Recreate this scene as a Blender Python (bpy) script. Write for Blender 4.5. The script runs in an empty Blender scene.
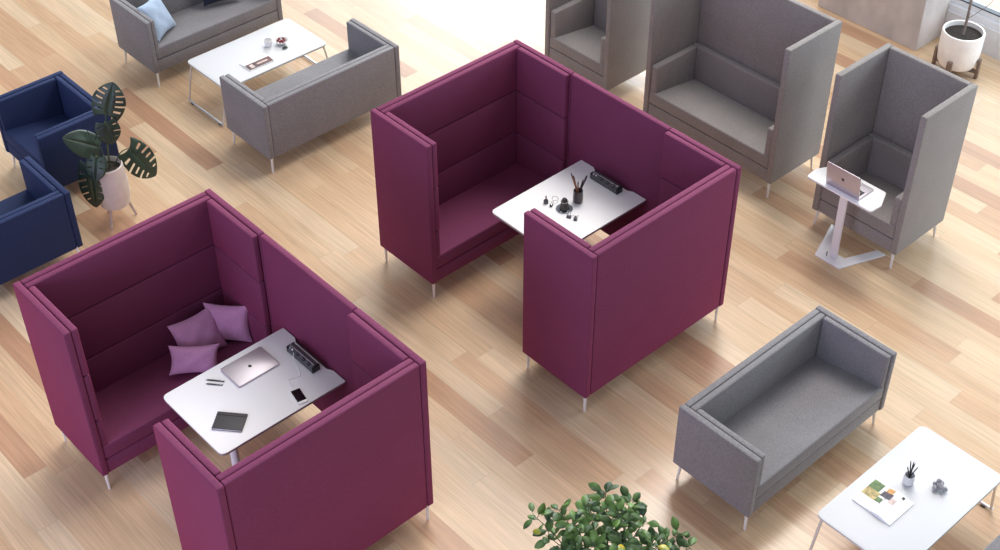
import bpy, bmesh, math, random
from mathutils import Vector, Matrix, Euler
random.seed(7)
SC = bpy.context.scene
COL = SC.collection
R = math.radians
PI = math.pi

# ------------------------------------------------------------------ materials
def s2l(c):
    return tuple(((v/255)/12.92 if v/255 <= .04045 else (((v/255)+.055)/1.055)**2.4) for v in c) + (1.0,)

def new_mat(name):
    m = bpy.data.materials.new(name); m.use_nodes = True
    nt = m.node_tree
    return m, nt, nt.nodes['Principled BSDF']

def plain(name, rgb, rough=.5, metal=0.0, spec=None, trans=0.0, bump=0.0, bscale=60, vary=0.0):
    m, nt, b = new_mat(name)
    b.inputs['Base Color'].default_value = s2l(rgb)
    b.inputs['Roughness'].default_value = rough
    b.inputs['Metallic'].default_value = metal
    if spec is not None: b.inputs['Specular IOR Level'].default_value = spec
    if trans: b.inputs['Transmission Weight'].default_value = trans
    if bump or vary:
        tc = nt.nodes.new('ShaderNodeTexCoord'); n = nt.nodes.new('ShaderNodeTexNoise')
        n.inputs['Scale'].default_value = bscale; n.inputs['Detail'].default_value = 4
        nt.links.new(tc.outputs['Object'], n.inputs['Vector'])
        if bump:
            bp = nt.nodes.new('ShaderNodeBump'); bp.inputs['Strength'].default_value = bump; bp.inputs['Distance'].default_value = .01
            nt.links.new(n.outputs['Fac'], bp.inputs['Height']); nt.links.new(bp.outputs['Normal'], b.inputs['Normal'])
        if vary:
            rp = nt.nodes.new('ShaderNodeValToRGB'); c = s2l(rgb)
            rp.color_ramp.elements[0].position = .3; rp.color_ramp.elements[1].position = .7
            rp.color_ramp.elements[0].color = tuple(v*(1-vary) for v in c[:3])+(1,)
            rp.color_ramp.elements[1].color = tuple(min(1, v*(1+vary)) for v in c[:3])+(1,)
            nt.links.new(n.outputs['Fac'], rp.inputs['Fac']); nt.links.new(rp.outputs['Color'], b.inputs['Base Color'])
    return m

def fabric(name, rgb, vary=.16, sheen=.25, tint=None):
    m, nt, b = new_mat(name)
    tc = nt.nodes.new('ShaderNodeTexCoord')
    n1 = nt.nodes.new('ShaderNodeTexNoise'); n1.inputs['Scale'].default_value = 110; n1.inputs['Detail'].default_value = 3
    n2 = nt.nodes.new('ShaderNodeTexNoise'); n2.inputs['Scale'].default_value = 5; n2.inputs['Detail'].default_value = 3
    add = nt.nodes.new('ShaderNodeMath'); add.operation = 'MULTIPLY_ADD'; add.inputs[1].default_value = .25
    nt.links.new(tc.outputs['Object'], n1.inputs['Vector']); nt.links.new(tc.outputs['Object'], n2.inputs['Vector'])
    nt.links.new(n2.outputs['Fac'], add.inputs[0]); nt.links.new(n1.outputs['Fac'], add.inputs[2])
    rp = nt.nodes.new('ShaderNodeValToRGB'); c = s2l(rgb)
    rp.color_ramp.elements[0].position = .42; rp.color_ramp.elements[1].position = .82
    rp.color_ramp.elements[0].color = tuple(v*(1-vary) for v in c[:3])+(1,)
    rp.color_ramp.elements[1].color = tuple(min(1, v*(1+vary)) for v in c[:3])+(1,)
    nt.links.new(add.outputs[0], rp.inputs['Fac']); nt.links.new(rp.outputs['Color'], b.inputs['Base Color'])
    bp = nt.nodes.new('ShaderNodeBump'); bp.inputs['Strength'].default_value = .25; bp.inputs['Distance'].default_value = .004
    n3 = nt.nodes.new('ShaderNodeTexNoise'); n3.inputs['Scale'].default_value = 260; n3.inputs['Detail'].default_value = 2
    nt.links.new(tc.outputs['Object'], n3.inputs['Vector'])
    nt.links.new(n3.outputs['Fac'], bp.inputs['Height']); nt.links.new(bp.outputs['Normal'], b.inputs['Normal'])
    b.inputs['Roughness'].default_value = .85
    b.inputs['Specular IOR Level'].default_value = .2
    b.inputs['Sheen Weight'].default_value = sheen
    b.inputs['Sheen Roughness'].default_value = .45
    if tint: b.inputs['Sheen Tint'].default_value = s2l(tint)
    return m

def floor_mat():
    m, nt, b = new_mat('oak_planks')
    N = nt.nodes.new; L = nt.links.new
    def math_(op, a, b_=None, c=None):
        n = N('ShaderNodeMath'); n.operation = op
        for i, v in enumerate((a, b_, c)):
            if v is None: continue
            if isinstance(v, (int, float)): n.inputs[i].default_value = v
            else: L(v, n.inputs[i])
        return n.outputs[0]
    tc = N('ShaderNodeTexCoord'); sp = N('ShaderNodeSeparateXYZ'); L(tc.outputs['Object'], sp.inputs[0])
    PW = .157; PL = 1.5
    u = math_('DIVIDE', sp.outputs['X'], PW)
    row = math_('FLOOR', u); fu = math_('FRACT', u)
    wn = N('ShaderNodeTexWhiteNoise'); wn.noise_dimensions = '1D'; L(row, wn.inputs['W'])
    v = math_('ADD', math_('DIVIDE', sp.outputs['Y'], PL), math_('MULTIPLY', wn.outputs['Value'], 7.3))
    idx = math_('FLOOR', v); fv = math_('FRACT', v)
    cmb = N('ShaderNodeCombineXYZ'); L(row, cmb.inputs[0]); L(idx, cmb.inputs[1])
    w2 = N('ShaderNodeTexWhiteNoise'); w2.noise_dimensions = '3D'; L(cmb.outputs[0], w2.inputs['Vector'])
    # grain, stretched along the plank, shifted from plank to plank
    mp = N('ShaderNodeCombineXYZ')
    L(math_('MULTIPLY', sp.outputs['X'], 44), mp.inputs[0])
    L(math_('ADD', math_('MULTIPLY', sp.outputs['Y'], 1.4), math_('MULTIPLY', w2.outputs['Value'], 40)), mp.inputs[1])
    L(math_('MULTIPLY', w2.outputs['Value'], 17), mp.inputs[2])
    g = N('ShaderNodeTexNoise'); g.inputs['Scale'].default_value = 1.5; g.inputs['Detail'].default_value = 5; g.inputs['Distortion'].default_value = .6
    L(mp.outputs[0], g.inputs['Vector'])
    rp = N('ShaderNodeValToRGB'); cr = rp.color_ramp
    cols = [(0, (186, 144, 114)), (.10, (196, 156, 123)), (.26, (208, 173, 138)), (.55, (213, 182, 147)), (.78, (217, 188, 154)), (1, (220, 195, 164))]
    while len(cr.elements) < len(cols): cr.elements.new(.5)
    for e, (p, c) in zip(cr.elements, cols): e.position = p; e.color = s2l(c)
    L(w2.outputs['Value'], rp.inputs['Fac'])
    gm = N('ShaderNodeMapRange'); gm.inputs['From Min'].default_value = .3; gm.inputs['From Max'].default_value = .75
    gm.inputs['To Min'].default_value = 1.08; gm.inputs['To Max'].default_value = .80
    L(g.outputs['Fac'], gm.inputs['Value'])
    # knots / blotches
    bl = N('ShaderNodeTexNoise'); bl.inputs['Scale'].default_value = 1.1; bl.inputs['Detail'].default_value = 3
    mp2 = N('ShaderNodeCombineXYZ'); L(math_('MULTIPLY', sp.outputs['X'], 5), mp2.inputs[0]); L(sp.outputs['Y'], mp2.inputs[1]); L(math_('MULTIPLY', w2.outputs['Value'], 31), mp2.inputs[2])
    L(mp2.outputs[0], bl.inputs['Vector'])
    bm_ = N('ShaderNodeMapRange'); bm_.inputs['From Min'].default_value = .3; bm_.inputs['From Max'].default_value = .7
    bm_.inputs['To Min'].default_value = .93; bm_.inputs['To Max'].default_value = 1.05
    L(bl.outputs['Fac'], bm_.inputs['Value'])
    # joints
    e1 = math_('GREATER_THAN', math_('ABSOLUTE', math_('SUBTRACT', fu, .5)), .489)
    e2 = math_('GREATER_THAN', math_('ABSOLUTE', math_('SUBTRACT', fv, .5)), .4985)
    joint = math_('MULTIPLY_ADD', math_('MAXIMUM', e1, e2), -.14, 1.0)
    k = math_('MULTIPLY', math_('MULTIPLY', gm.outputs[0], bm_.outputs[0]), joint)
    mx = N('ShaderNodeVectorMath'); mx.operation = 'SCALE'
    L(rp.outputs['Color'], mx.inputs[0]); L(k, mx.inputs['Scale'])
    L(mx.outputs[0], b.inputs['Base Color'])
    rr = N('ShaderNodeMapRange'); rr.inputs['To Min'].default_value = .20; rr.inputs['To Max'].default_value = .30
    L(g.outputs['Fac'], rr.inputs['Value']); L(rr.outputs[0], b.inputs['Roughness'])
    b.inputs['Specular IOR Level'].default_value = .5
    bp = N('ShaderNodeBump'); bp.inputs['Strength'].default_value = .08; bp.inputs['Distance'].default_value = .003
    L(joint, bp.inputs['Height']); L(bp.outputs['Normal'], b.inputs['Normal'])
    return m

def concrete_mat(name, rgb):
    m, nt, b = new_mat(name)
    N = nt.nodes.new; L = nt.links.new
    tc = N('ShaderNodeTexCoord'); mp = N('ShaderNodeMapping'); mp.inputs['Scale'].default_value = (2.4, 2.4, 1.5)
    L(tc.outputs['Object'], mp.inputs[0])
    n = N('ShaderNodeTexNoise'); n.inputs['Scale'].default_value = 2.2; n.inputs['Detail'].default_value = 7; L(mp.outputs[0], n.inputs['Vector'])
    rp = N('ShaderNodeValToRGB'); c = s2l(rgb)
    rp.color_ramp.elements[0].position = .3; rp.color_ramp.elements[1].position = .72
    rp.color_ramp.elements[0].color = tuple(v*.84 for v in c[:3])+(1,); rp.color_ramp.elements[1].color = tuple(v*1.15 for v in c[:3])+(1,)
    L(n.outputs['Fac'], rp.inputs['Fac']); L(rp.outputs['Color'], b.inputs['Base Color'])
    b.inputs['Roughness'].default_value = .8
    bp = N('ShaderNodeBump'); bp.inputs['Strength'].default_value = .15; bp.inputs['Distance'].default_value = .01
    L(n.outputs['Fac'], bp.inputs['Height']); L(bp.outputs['Normal'], b.inputs['Normal'])
    return m

def glass_mat(name, tint=(245, 250, 252)):
    m = bpy.data.materials.new(name); m.use_nodes = True
    nt = m.node_tree; nt.nodes.clear()
    o = nt.nodes.new('ShaderNodeOutputMaterial'); mix = nt.nodes.new('ShaderNodeMixShader')
    t = nt.nodes.new('ShaderNodeBsdfTransparent'); t.inputs[0].default_value = s2l(tint)
    g = nt.nodes.new('ShaderNodeBsdfGlossy'); g.inputs['Roughness'].default_value = .03
    mix.inputs[0].default_value = .05
    nt.links.new(t.outputs[0], mix.inputs[1]); nt.links.new(g.outputs[0], mix.inputs[2])
    nt.links.new(mix.outputs[0], o.inputs[0])
    return m

def leaf_mat(name, ca, cb, rough=.35, scale=9):
    m, nt, b = new_mat(name)
    N = nt.nodes.new; L = nt.links.new
    tc = N('ShaderNodeTexCoord'); n = N('ShaderNodeTexNoise'); n.inputs['Scale'].default_value = scale; n.inputs['Detail'].default_value = 3
    L(tc.outputs['Object'], n.inputs['Vector'])
    rp = N('ShaderNodeValToRGB'); rp.color_ramp.elements[0].position = .35; rp.color_ramp.elements[1].position = .68
    rp.color_ramp.elements[0].color = s2l(ca); rp.color_ramp.elements[1].color = s2l(cb)
    L(n.outputs['Fac'], rp.inputs['Fac']); L(rp.outputs['Color'], b.inputs['Base Color'])
    b.inputs['Roughness'].default_value = rough
    return m

M = dict(
    floor=floor_mat(),
    purple=fabric('plum_fabric', (114, 57, 87), sheen=.38, tint=(240, 60, 115), vary=.12),
    pillow=fabric('mauve_fabric', (194, 142, 178), sheen=.2, vary=.08),
    grey=fabric('grey_melange_fabric', (131, 128, 130), sheen=.25, vary=.2),
    taupe=fabric('taupe_melange_fabric', (141, 135, 132), sheen=.2, vary=.18),
    navy=fabric('navy_fabric', (39, 49, 80), sheen=.2, tint=(90, 130, 230)),
    sky=fabric('pale_blue_fabric', (164, 182, 205), vary=.08),
    dark=fabric('dark_navy_fabric', (34, 38, 56), vary=.08),
    leg=plain('satin_steel', (238, 236, 232), .3, .15),
    chrome=plain('brushed_chrome', (222, 222, 224), .25, .6),
    white=plain('white_laminate', (248, 248, 248), .5),
    whitetop=plain('white_table_laminate', (209, 209, 211), .55),
    edge=plain('table_edge_band', (176, 170, 170), .5),
    whitemetal=plain('white_powder_coat', (232, 230, 232), .35),
    alu=plain('aluminium', (196, 188, 194), .38, .6),
    key=plain('black_keys', (38, 36, 38), .5),
    black=plain('black_plastic', (22, 22, 24), .35),
    charcoal=plain('charcoal_cover', (68, 66, 68), .55, bump=.1, bscale=200),
    graphite=plain('graphite_plastic', (80, 81, 83), .3),
    strap=plain('elastic_black', (40, 38, 40), .7),
    paper=plain('paper_white', (246, 246, 246), .6),
    screen=plain('phone_screen', (10, 10, 12), .12),
    glass=glass_mat('clear_glass'),
    glassgrey=glass_mat('smoked_glass', (205, 208, 212)),
    wood=plain('pencil_wood', (140, 98, 70), .5, vary=.2),
    brown=plain('brown_print', (88, 46, 42), .5, vary=.7, bscale=28),
    greenp=plain('green_print', (78, 108, 48), .5, vary=.5, bscale=60),
    yellowp=plain('yellow_print', (170, 150, 92), .5, vary=.5, bscale=50),
    orangep=plain('orange_print', (206, 150, 80), .5, vary=.25, bscale=60),
    purplep=plain('dusk_print', (56, 44, 60), .5, vary=.5, bscale=60),
    pinkp=plain('skin_tone_print', (205, 182, 174), .5, vary=.2, bscale=60),
    ceramic=plain('white_ceramic', (236, 234, 232), .25),
    berry=plain('red_berry', (128, 34, 46), .35),
    bigpot=plain('white_glazed_stone', (252, 244, 238), .5, vary=.05, bscale=14),
    stone=plain('speckled_white_stone', (214, 202, 194), .6, vary=.08, bscale=14, bump=.1),
    soil=plain('dark_soil', (48, 40, 36), .95, vary=.5, bscale=70, bump=.8),
    standwood=plain('weathered_walnut', (128, 108, 94), .6, vary=.25, bscale=30),
    palewood=plain('pale_pink_wood', (196, 176, 166), .6, vary=.12, bscale=40),
    bark=plain('grey_bark', (132, 120, 112), .8, vary=.25, bscale=60, bump=.4),
    stemgreen=plain('green_stem', (62, 78, 48), .5),
    monstera=leaf_mat('monstera_leaf', (30, 48, 38), (50, 72, 54), .38),
    leaf=leaf_mat('ficus_leaf', (34, 62, 32), (98, 134, 60), .5, 11),
    leafy=leaf_mat('yellowing_leaf', (120, 140, 50), (214, 180, 40), .4, 30),
    concrete=concrete_mat('pale_concrete', (206, 196, 192)),
    lowwall=plain('grey_render', (222, 222, 224), .8, vary=.06, bscale=12),
    frame=plain('window_frame_grey', (232, 234, 238), .4),
    gasket=plain('dark_gasket', (70, 78, 90), .5),
)

# ------------------------------------------------------------------ mesh helpers
def rbox(bm, x0, x1, y0, y1, z0, z1, r=.008, seg=2):
    """rounded box added to bm"""
    t = bmesh.new()
    bmesh.ops.create_cube(t, size=1)
    for v in t.verts:
        v.co = Vector(((x0+x1)/2+v.co.x*(x1-x0), (y0+y1)/2+v.co.y*(y1-y0), (z0+z1)/2+v.co.z*(z1-z0)))
    if r > 0:
        r = min(r, .49*min(x1-x0, y1-y0, z1-z0))
        bmesh.ops.bevel(t, geom=t.edges[:], offset=r, segments=seg, affect='EDGES', profile=.5)
    merge(bm, t)
    return bm

def merge(bm, t, mat=None):
    if mat is not None: bmesh.ops.transform(t, matrix=mat, verts=t.verts[:])
    me = bpy.data.meshes.new('tmp'); t.to_mesh(me); t.free()
    bm.from_mesh(me); bpy.data.meshes.remove(me)

def cone(bm, p0, p1, r0, r1, n=16, caps=True):
    p0 = Vector(p0); p1 = Vector(p1); d = p1-p0
    t = bmesh.new()
    bmesh.ops.create_cone(t, cap_ends=caps, segments=n, radius1=r0, radius2=max(r1, 1e-4), depth=d.length)
    q = Vector((0, 0, 1)).rotation_difference(d.normalized())
    merge(bm, t, Matrix.Translation((p0+p1)/2) @ q.to_matrix().to_4x4())
    return bm

def lathe(bm, prof, c=(0, 0, 0), n=28, cap=True):
    """prof list of (radius, z)"""
    c = Vector(c); rings = []
    for r_, z in prof:
        rings.append([bm.verts.new(c+Vector((r_*math.cos(2*PI*k/n), r_*math.sin(2*PI*k/n), z))) for k in range(n)])
    for a, b in zip(rings, rings[1:]):
        for k in range(n):
            bm.faces.new((a[k], a[(k+1) % n], b[(k+1) % n], b[k]))
    if cap:
        bm.faces.new(list(reversed(rings[0]))); bm.faces.new(rings[-1])
    return bm

def tube(bm, pts, r_, n=8, closed=False):
    """round tube along a polyline (radius scalar or list)"""
    P = [Vector(p) for p in pts]; m = len(P)
    rr = r_ if isinstance(r_, (list, tuple)) else [r_]*m
    rings = []; nrm = None
    for i in range(m):
        if closed: t = (P[(i+1) % m]-P[i-1]).normalized()
        else: t = (P[min(i+1, m-1)]-P[max(i-1, 0)]).normalized()
        if nrm is None:
            a = Vector((0, 0, 1)) if abs(t.z) < .9 else Vector((1, 0, 0))
            nrm = t.cross(a).normalized()
        else:
            nrm = (nrm-t*nrm.dot(t)).normalized()
        bi = t.cross(nrm)
        rings.append([bm.verts.new(P[i]+(nrm*math.cos(2*PI*k/n)+bi*math.sin(2*PI*k/n))*rr[i]) for k in range(n)])
    seq = list(zip(rings, rings[1:]))
    if closed: seq.append((rings[-1], rings[0]))
    for a, b in seq:
        for k in range(n):
            bm.faces.new((a[k], a[(k+1) % n], b[(k+1) % n], b[k]))
    if not closed:
        bm.faces.new(list(reversed(rings[0]))); bm.faces.new(rings[-1])
    return bm

def smooth_path(pts, n=8):
    P = [Vector(p) for p in pts]; out = []
    for i in range(len(P)-1):
        a = P[max(i-1, 0)]; b = P[i]; c = P[i+1]; d = P[min(i+2, len(P)-1)]
        for k in range(n):
            t = k/n
            out.append(.5*((2*b)+(c-a)*t+(2*a-5*b+4*c-d)*t*t+(3*b-a-3*c+d)*t**3))
    out.append(P[-1]); return out

def round_poly(pts, r, seg=5):
    """2-D polygon with rounded corners; r scalar or list"""
    out = []; n = len(pts)
    for i in range(n):
        p = Vector(pts[i]); a = Vector(pts[i-1]); b = Vector(pts[(i+1) % n])
        rad = r[i] if isinstance(r, (list, tuple)) else r
        if rad <= 0: out.append(p); continue
        da = (a-p).normalized(); db = (b-p).normalized()
        ang = da.angle(db); cut = min(rad/math.tan(ang/2), .45*(a-p).length, .45*(b-p).length)
        p0 = p+da*cut; p1 = p+db*cut
        for k in range(seg+1):
            t = k/seg
            out.append((1-t)**2*p0+2*t*(1-t)*p+t*t*p1)
    return out

def prism(bm, poly, z0, z1, bev=.0):
    t = bmesh.new()
    vs = [t.verts.new((p[0], p[1], z0)) for p in poly]
    f = t.faces.new(vs)
    ex = bmesh.ops.extrude_face_region(t, geom=[f])
    bmesh.ops.translate(t, vec=(0, 0, z1-z0), verts=[v for v in ex['geom'] if isinstance(v, bmesh.types.BMVert)])
    if bev > 0:
        es = [e for e in t.edges if abs(e.verts[0].co.z-e.verts[1].co.z) < 1e-6]
        bmesh.ops.bevel(t, geom=es, offset=bev, segments=2, affect='EDGES', profile=.5)
    merge(bm, t)
    return bm

def B(): return bmesh.new()

def obj(name, bm, mat, parent=None, smooth=True, label=None, mats=None):
    bmesh.ops.recalc_face_normals(bm, faces=bm.faces[:])
    me = bpy.data.meshes.new(name); bm.to_mesh(me); bm.free()
    for mm in (mats or [mat]): me.materials.append(mm)
    o = bpy.data.objects.new(name, me); COL.objects.link(o)
    if smooth:
        for p in me.polygons: p.use_smooth = True
        try:
            me.set_sharp_from_angle(angle=R(38))
        except Exception: pass
    if parent is not None: o.parent = parent
    if label: o['label'] = label
    return o

def thing(name, label, cat, loc=(0, 0, 0), rz=0.0, group=None, rot=None):
    o = bpy.data.objects.new(name, None); COL.objects.link(o)
    o.empty_display_size = .1
    o.location = loc; o.rotation_euler = rot if rot else (0, 0, rz)
    o['label'] = label; o['category'] = cat
    if group: o['group'] = group
    return o

def tag(o, label, cat, group=None, loc=None, rz=None, rot=None):
    o['label'] = label; o['category'] = cat
    if group: o['group'] = group
    if loc: o.location = loc
    if rz is not None: o.rotation_euler = (0, 0, rz)
    if rot is not None: o.rotation_euler = rot
    return o

def dup(root, loc, rz=None, label=None, rot=None):
    r = root.copy(); COL.objects.link(r); r.location = loc
    if rz is not None: r.rotation_euler = (0, 0, rz)
    if rot is not None: r.rotation_euler = rot
    if label: r['label'] = label
    for ch in list(root.children):
        c = ch.copy(); COL.objects.link(c); c.parent = r
        for g in list(ch.children):
            d = g.copy(); COL.objects.link(d); d.parent = c
    return r

def struct(name, bm, mat, parent=None, smooth=False, label=None):
    o = obj(name, bm, mat, parent, smooth)
    if parent is None: o['kind'] = 'structure'
    if label: o['label'] = label
    return o

# ------------------------------------------------------------------ setting
bm = B(); rbox(bm, -6, 17, -8, 24, -.06, 0, 0); struct('floor', bm, M['floor'], label='pale oak plank floor')

WX = 10.53
bm = B(); rbox(bm, WX, WX+.22, -6, 20, 0, .255, .0); struct('wall_right', bm, M['lowwall'], label='low grey wall under the window')
# window with frame, gasket and panes
wroot = bpy.data.objects.new('window_1', None); COL.objects.link(wroot); wroot['kind'] = 'structure'; wroot['label'] = 'long floor-high window beside the concrete column'
wroot.location = (WX, 5, .255)
bm = B()
H_ = 5.6
rbox(bm, .02, .16, -11, 15, 0, .06, .004); rbox(bm, .05, .13, -11, 15, .06, .115, .004)
rbox(bm, .02, .16, -11, 15, H_, H_+.1, .004)
for k in range(8):
    y = -9.2+k*26/7
    rbox(bm, .03, .15, y-.03, y+.03, .08, H_, .003)
obj('window_frame', bm, M['frame'], wroot, False)
bm = B(); rbox(bm, .045, .10, -11, 15, .115, .128, 0); obj('window_gasket', bm, M['gasket'], wroot, False)
bm = B(); rbox(bm, .085, .095, -11, 15, .1, H_, 0); obj('window_pane', bm, M['glass'], wroot, False)

bm = B(); rbox(bm, 10.11, 10.52, 5.56, 6.66, 0, 6.5, .006); struct('trim_1', bm, M['concrete'], label='square concrete column in front of the window')
# pale ground outside the glass
bm = B(); rbox(bm, 0, 30, -25, 25, -.1, 0, 0)
gnd = struct('terrace', bm, plain('pale_paving', (250, 250, 250), .8)); gnd.location = (17, 5, -.02)

# ------------------------------------------------------------------ upholstery
T = .045     # outer panel
TI = .047    # inner cushion
ZB = .153    # underside
SEAT = .387
def leg_bm(x, y, sx=0, sy=0):
    bm = B()
    cone(bm, (x+sx*.0, y, .0), (x-sx*.012, y-sy*.012, ZB+.012), .008, .0125, 14)
    return bm

def seat_parts(root, mat, x0, x1, yb, yf, f):
    """base and cushion between side panels; yb back, yf front, f = +1/-1 direction of the front"""
    a, b = min(yb, yf), max(yb, yf)
    bm = B(); rbox(bm, x0, x1, a+.004, b-.004, ZB, .268, .008); obj('seat_base', bm, mat, root)
    bm = B(); rbox(bm, x0, x1, a, b, .274, SEAT, .014, 3)
    for v in bm.verts:                       # the seat slopes down towards the back
        k = abs(v.co.y-yf)/abs(yb-yf)
        if v.co.z > .33: v.co.z -= .078*k
        else: v.co.z -= .0
    obj('seat_cushion', bm, mat, root)

def low_sofa(root, w, d, h, mat):
    hw, hd = w/2, d/2
    for s in (-1, 1):
        bm = B(); rbox(bm, *sorted((s*hw, s*(hw-T))), -hd, hd, ZB, h, .009, 3); obj('side_panel', bm, mat, root)
        bm = B(); rbox(bm, *sorted((s*(hw-T-.0035), s*(hw-T-.044))), -hd+.009, hd-T-.050, .285, h-.002, .010, 3); obj('arm_cushion', bm, mat, root)
    bm = B(); rbox(bm, -hw+T+.003, hw-T-.003, hd-T, hd-.003, ZB, h-.001, .009, 3); obj('back_panel', bm, mat, root)
    bm = B(); rbox(bm, -hw+T+.003, hw-T-.003, hd-T-.046, hd-T-.0035, .285, h-.003, .010, 3); obj('back_cushion', bm, mat, root)
    seat_parts(root, mat, -hw+T+.001, hw-T-.001, hd-T, -hd+.004, -1)
    for sx in (-1, 1):
        for sy in (-1, 1):
            obj('leg', leg_bm(sx*(hw-.03), sy*(hd-.03), sx, sy), M['leg'], root)

def high_chair(root, w, d, h, mat):
    hw, hd = w/2, d/2
    for s in (-1, 1):
        bm = B(); rbox(bm, *sorted((s*hw, s*(hw-.05))), -hd, hd, ZB, h, .009, 3); obj('side_panel', bm, mat, root)
        bm = B(); rbox(bm, *sorted((s*(hw-.051), s*(hw-.051-.062))), -hd+.014, hd-.118, .288, .63, .014, 3); obj('arm_cushion', bm, mat, root)
    bm = B(); rbox(bm, -hw+.051, hw-.051, hd-.05, hd-.003, ZB, h-.001, .009, 3); obj('back_panel', bm, mat, root)
    bm = B(); rbox(bm, -hw+.052, hw-.052, hd-.116, hd-.051, .288, .63, .014, 3); obj('back_cushion', bm, mat, root)
    seat_parts(root, mat, -hw+.051, hw-.051, hd-.05, -hd+.006, -1)
    for sx in (-1, 1):
        for sy in (-1, 1):
            obj('leg', leg_bm(sx*(hw-.03), sy*(hd-.03), sx, sy), M['leg'], root)

BW, BD, BT, BH = 1.372, .606, 2.142, 1.352
def booth(root, mat):
    """local origin at the far left outer corner, x along the benches, y negative towards the second bench"""
    tiers = ((.288, .6065), (.6135, .9815), (.9885, BH-.002))
    for k, (yb, f) in enumerate(((0, -1), (-BT, 1))):
        yf = yb+f*BD
        def yy(a, b): return sorted((yb+f*a, yb+f*b))
        for xs in ((0, T), (BW-T, BW)):
            bm = B(); rbox(bm, *xs, *yy(0, BD), ZB, BH, .009, 3); obj('side_panel', bm, mat, root)
        bm = B(); rbox(bm, T+.003, BW-T-.003, *yy(.003, T), ZB, BH-.001, .009, 3); obj('back_panel', bm, mat, root)
        for z0, z1 in tiers:
            bm = B(); rbox(bm, T+.003, BW-T-.003, *yy(T+.0035, T+TI), z0, z1, .010, 3); obj('back_cushion', bm, mat, root)
            for xs in ((T+.0035, T+TI), (BW-T-TI, BW-T-.0035)):
                bm = B(); rbox(bm, *xs, *yy(T+TI+.004, BD-(.009 if z0 < .3 else .004)), z0, z1, .010, 3); obj('arm_cushion', bm, mat, root)
        seat_parts(root, mat, T+.001, BW-T-.001, yb+f*T, yf-f*.004, f)
        for x in (.03, BW-.03):
            for y in (yb+f*.03, yf-f*.03):
                obj('leg', leg_bm(x, y), M['leg'], root)
    bm = B(); rbox(bm, BW-T, BW-.001, -(BT-BD)+.004, -BD-.004, ZB, BH-.001, .009, 3); obj('linking_panel', bm, mat, root)

bA = Vector((2.072, 6.513, 0)); bB = Vector((4.737, 6.513, 0))
BO_ = Vector((-.018, .008, 0))
ba = thing('meeting_booth', 'plum high-sided meeting booth with three mauve pillows, nearest the left edge', 'booth', bA+BO_, 0, 'plum meeting booths')
booth(ba, M['purple'])
bb = dup(ba, bB+BO_, 0, 'plum high-sided meeting booth in the middle, its table carrying the pencil cup')

# ---- grey low sofas
sw, sd, sh = 1.356, .611, .651
sg = 'grey two-seat sofas'
s1 = thing('sofa', 'grey two-seat sofa facing the white table with the frosted pencil cup, empty seat in view', 'sofa', (4.735+sw/2, 3.63-sd/2, 0), 0, sg)
low_sofa(s1, sw, sd, sh, M['grey'])
dup(s1, (4.742+sw/2, 7.944+sd/2, 0), PI, 'grey two-seat sofa with its back turned, between the white coffee table and middle plum booth')
dup(s1, (4.743+sw/2, 9.65+sd/2, 0), 0, 'grey two-seat sofa with a pale blue pillow, cut off by the top edge')
dup(s1, (4.742+sw/2, 1.877-sd/2, 0), PI, 'grey sofa of which only a corner shows at bottom right, beyond the white table')

# ---- grey high-back seats
hw_, hd_, hh_ = .765, .615, 1.36
c1 = thing('privacy_chair', 'grey high-sided single chair behind the small side table with open laptop', 'chair', (8.03-hd_/2, 4.264, 0), -PI/2, 'grey high-sided single chairs')
high_chair(c1, hw_, hd_, hh_, M['taupe'])
dup(c1, (8.03-hd_/2, 7.205, 0), -PI/2, 'grey high-sided single chair cut off by the top edge, behind the middle plum booth')
c2 = thing('high_back_sofa', 'grey high-sided two-seat sofa at the top between two single chairs', 'sofa', (8.03-hd_/2, 5.728, 0), -PI/2)
high_chair(c2, 1.36, hd_, hh_, M['taupe'])

# ---- navy armchairs
a1 = thing('armchair', 'navy armchair turned left, seat in view, directly behind the split-leaf plant', 'armchair', (3.862-.305, 9.117, 0), -PI/2, 'navy armchairs')
low_sofa(a1, .755, .611, .651, M['navy'])
dup(a1, (3.106-.3775, 8.0+.305, 0), PI, 'navy armchair with its back turned, cut by the left edge, nearest the plum booth')

# ------------------------------------------------------------------ booth tables
TZ = .69
def booth_table(root):
    x0, x1, y0, y1 = .402, 1.300, -1.395, -.748
    pts = [(x0, y0), (x1, y0), (x1, y0+.125), (x1-.022, y0+.165), (x1-.022, y1-.165), (x1, y1-.125), (x1, y1), (x0, y1)]
    poly = round_poly(pts, [.045, .004, .02, .02, .02, .02, .004, .045])
    bm = B(); prism(bm, poly, TZ-.008, TZ, .002); obj('tabletop', bm, M['white'], root)
    bm = B(); prism(bm, round_poly([(p[0]+(.003 if p[0] < .8 else -.003), p[1]+(.003 if p[1] < -1.07 else -.003)) for p in pts], [.045, .004, .02, .02, .02, .02, .004, .045]), TZ-.022, TZ-.008, 0)
    obj('table_edge', bm, M['edge'], root, label='grey table edge band')
    for y in (-1.10,):
        bm = B(); cone(bm, (.63, y, .012), (.63, y, TZ-.022), .027, .027, 24); lathe(bm, [(.045, 0), (.045, .008), (.029, .014)], (.63, y, 0), 24)
        obj('leg', bm, M['whitemetal'], root, label='white round table leg')
    bm = B(); rbox(bm, 1.245, 1.302, -1.36, -.79, TZ-.06, TZ-.022, .004); rbox(bm, .45, 1.29, -1.12, -1.02, TZ-.045, TZ-.022, .004)
    obj('support_rail', bm, M['graphite'], root)
ta = thing('booth_table', 'white table in the left plum booth carrying a closed laptop and a phone', 'table', bA, 0, 'white booth tables')
booth_table(ta)
dup(ta, bB, 0, 'white table in the middle plum booth carrying the brown pencils')

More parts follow.
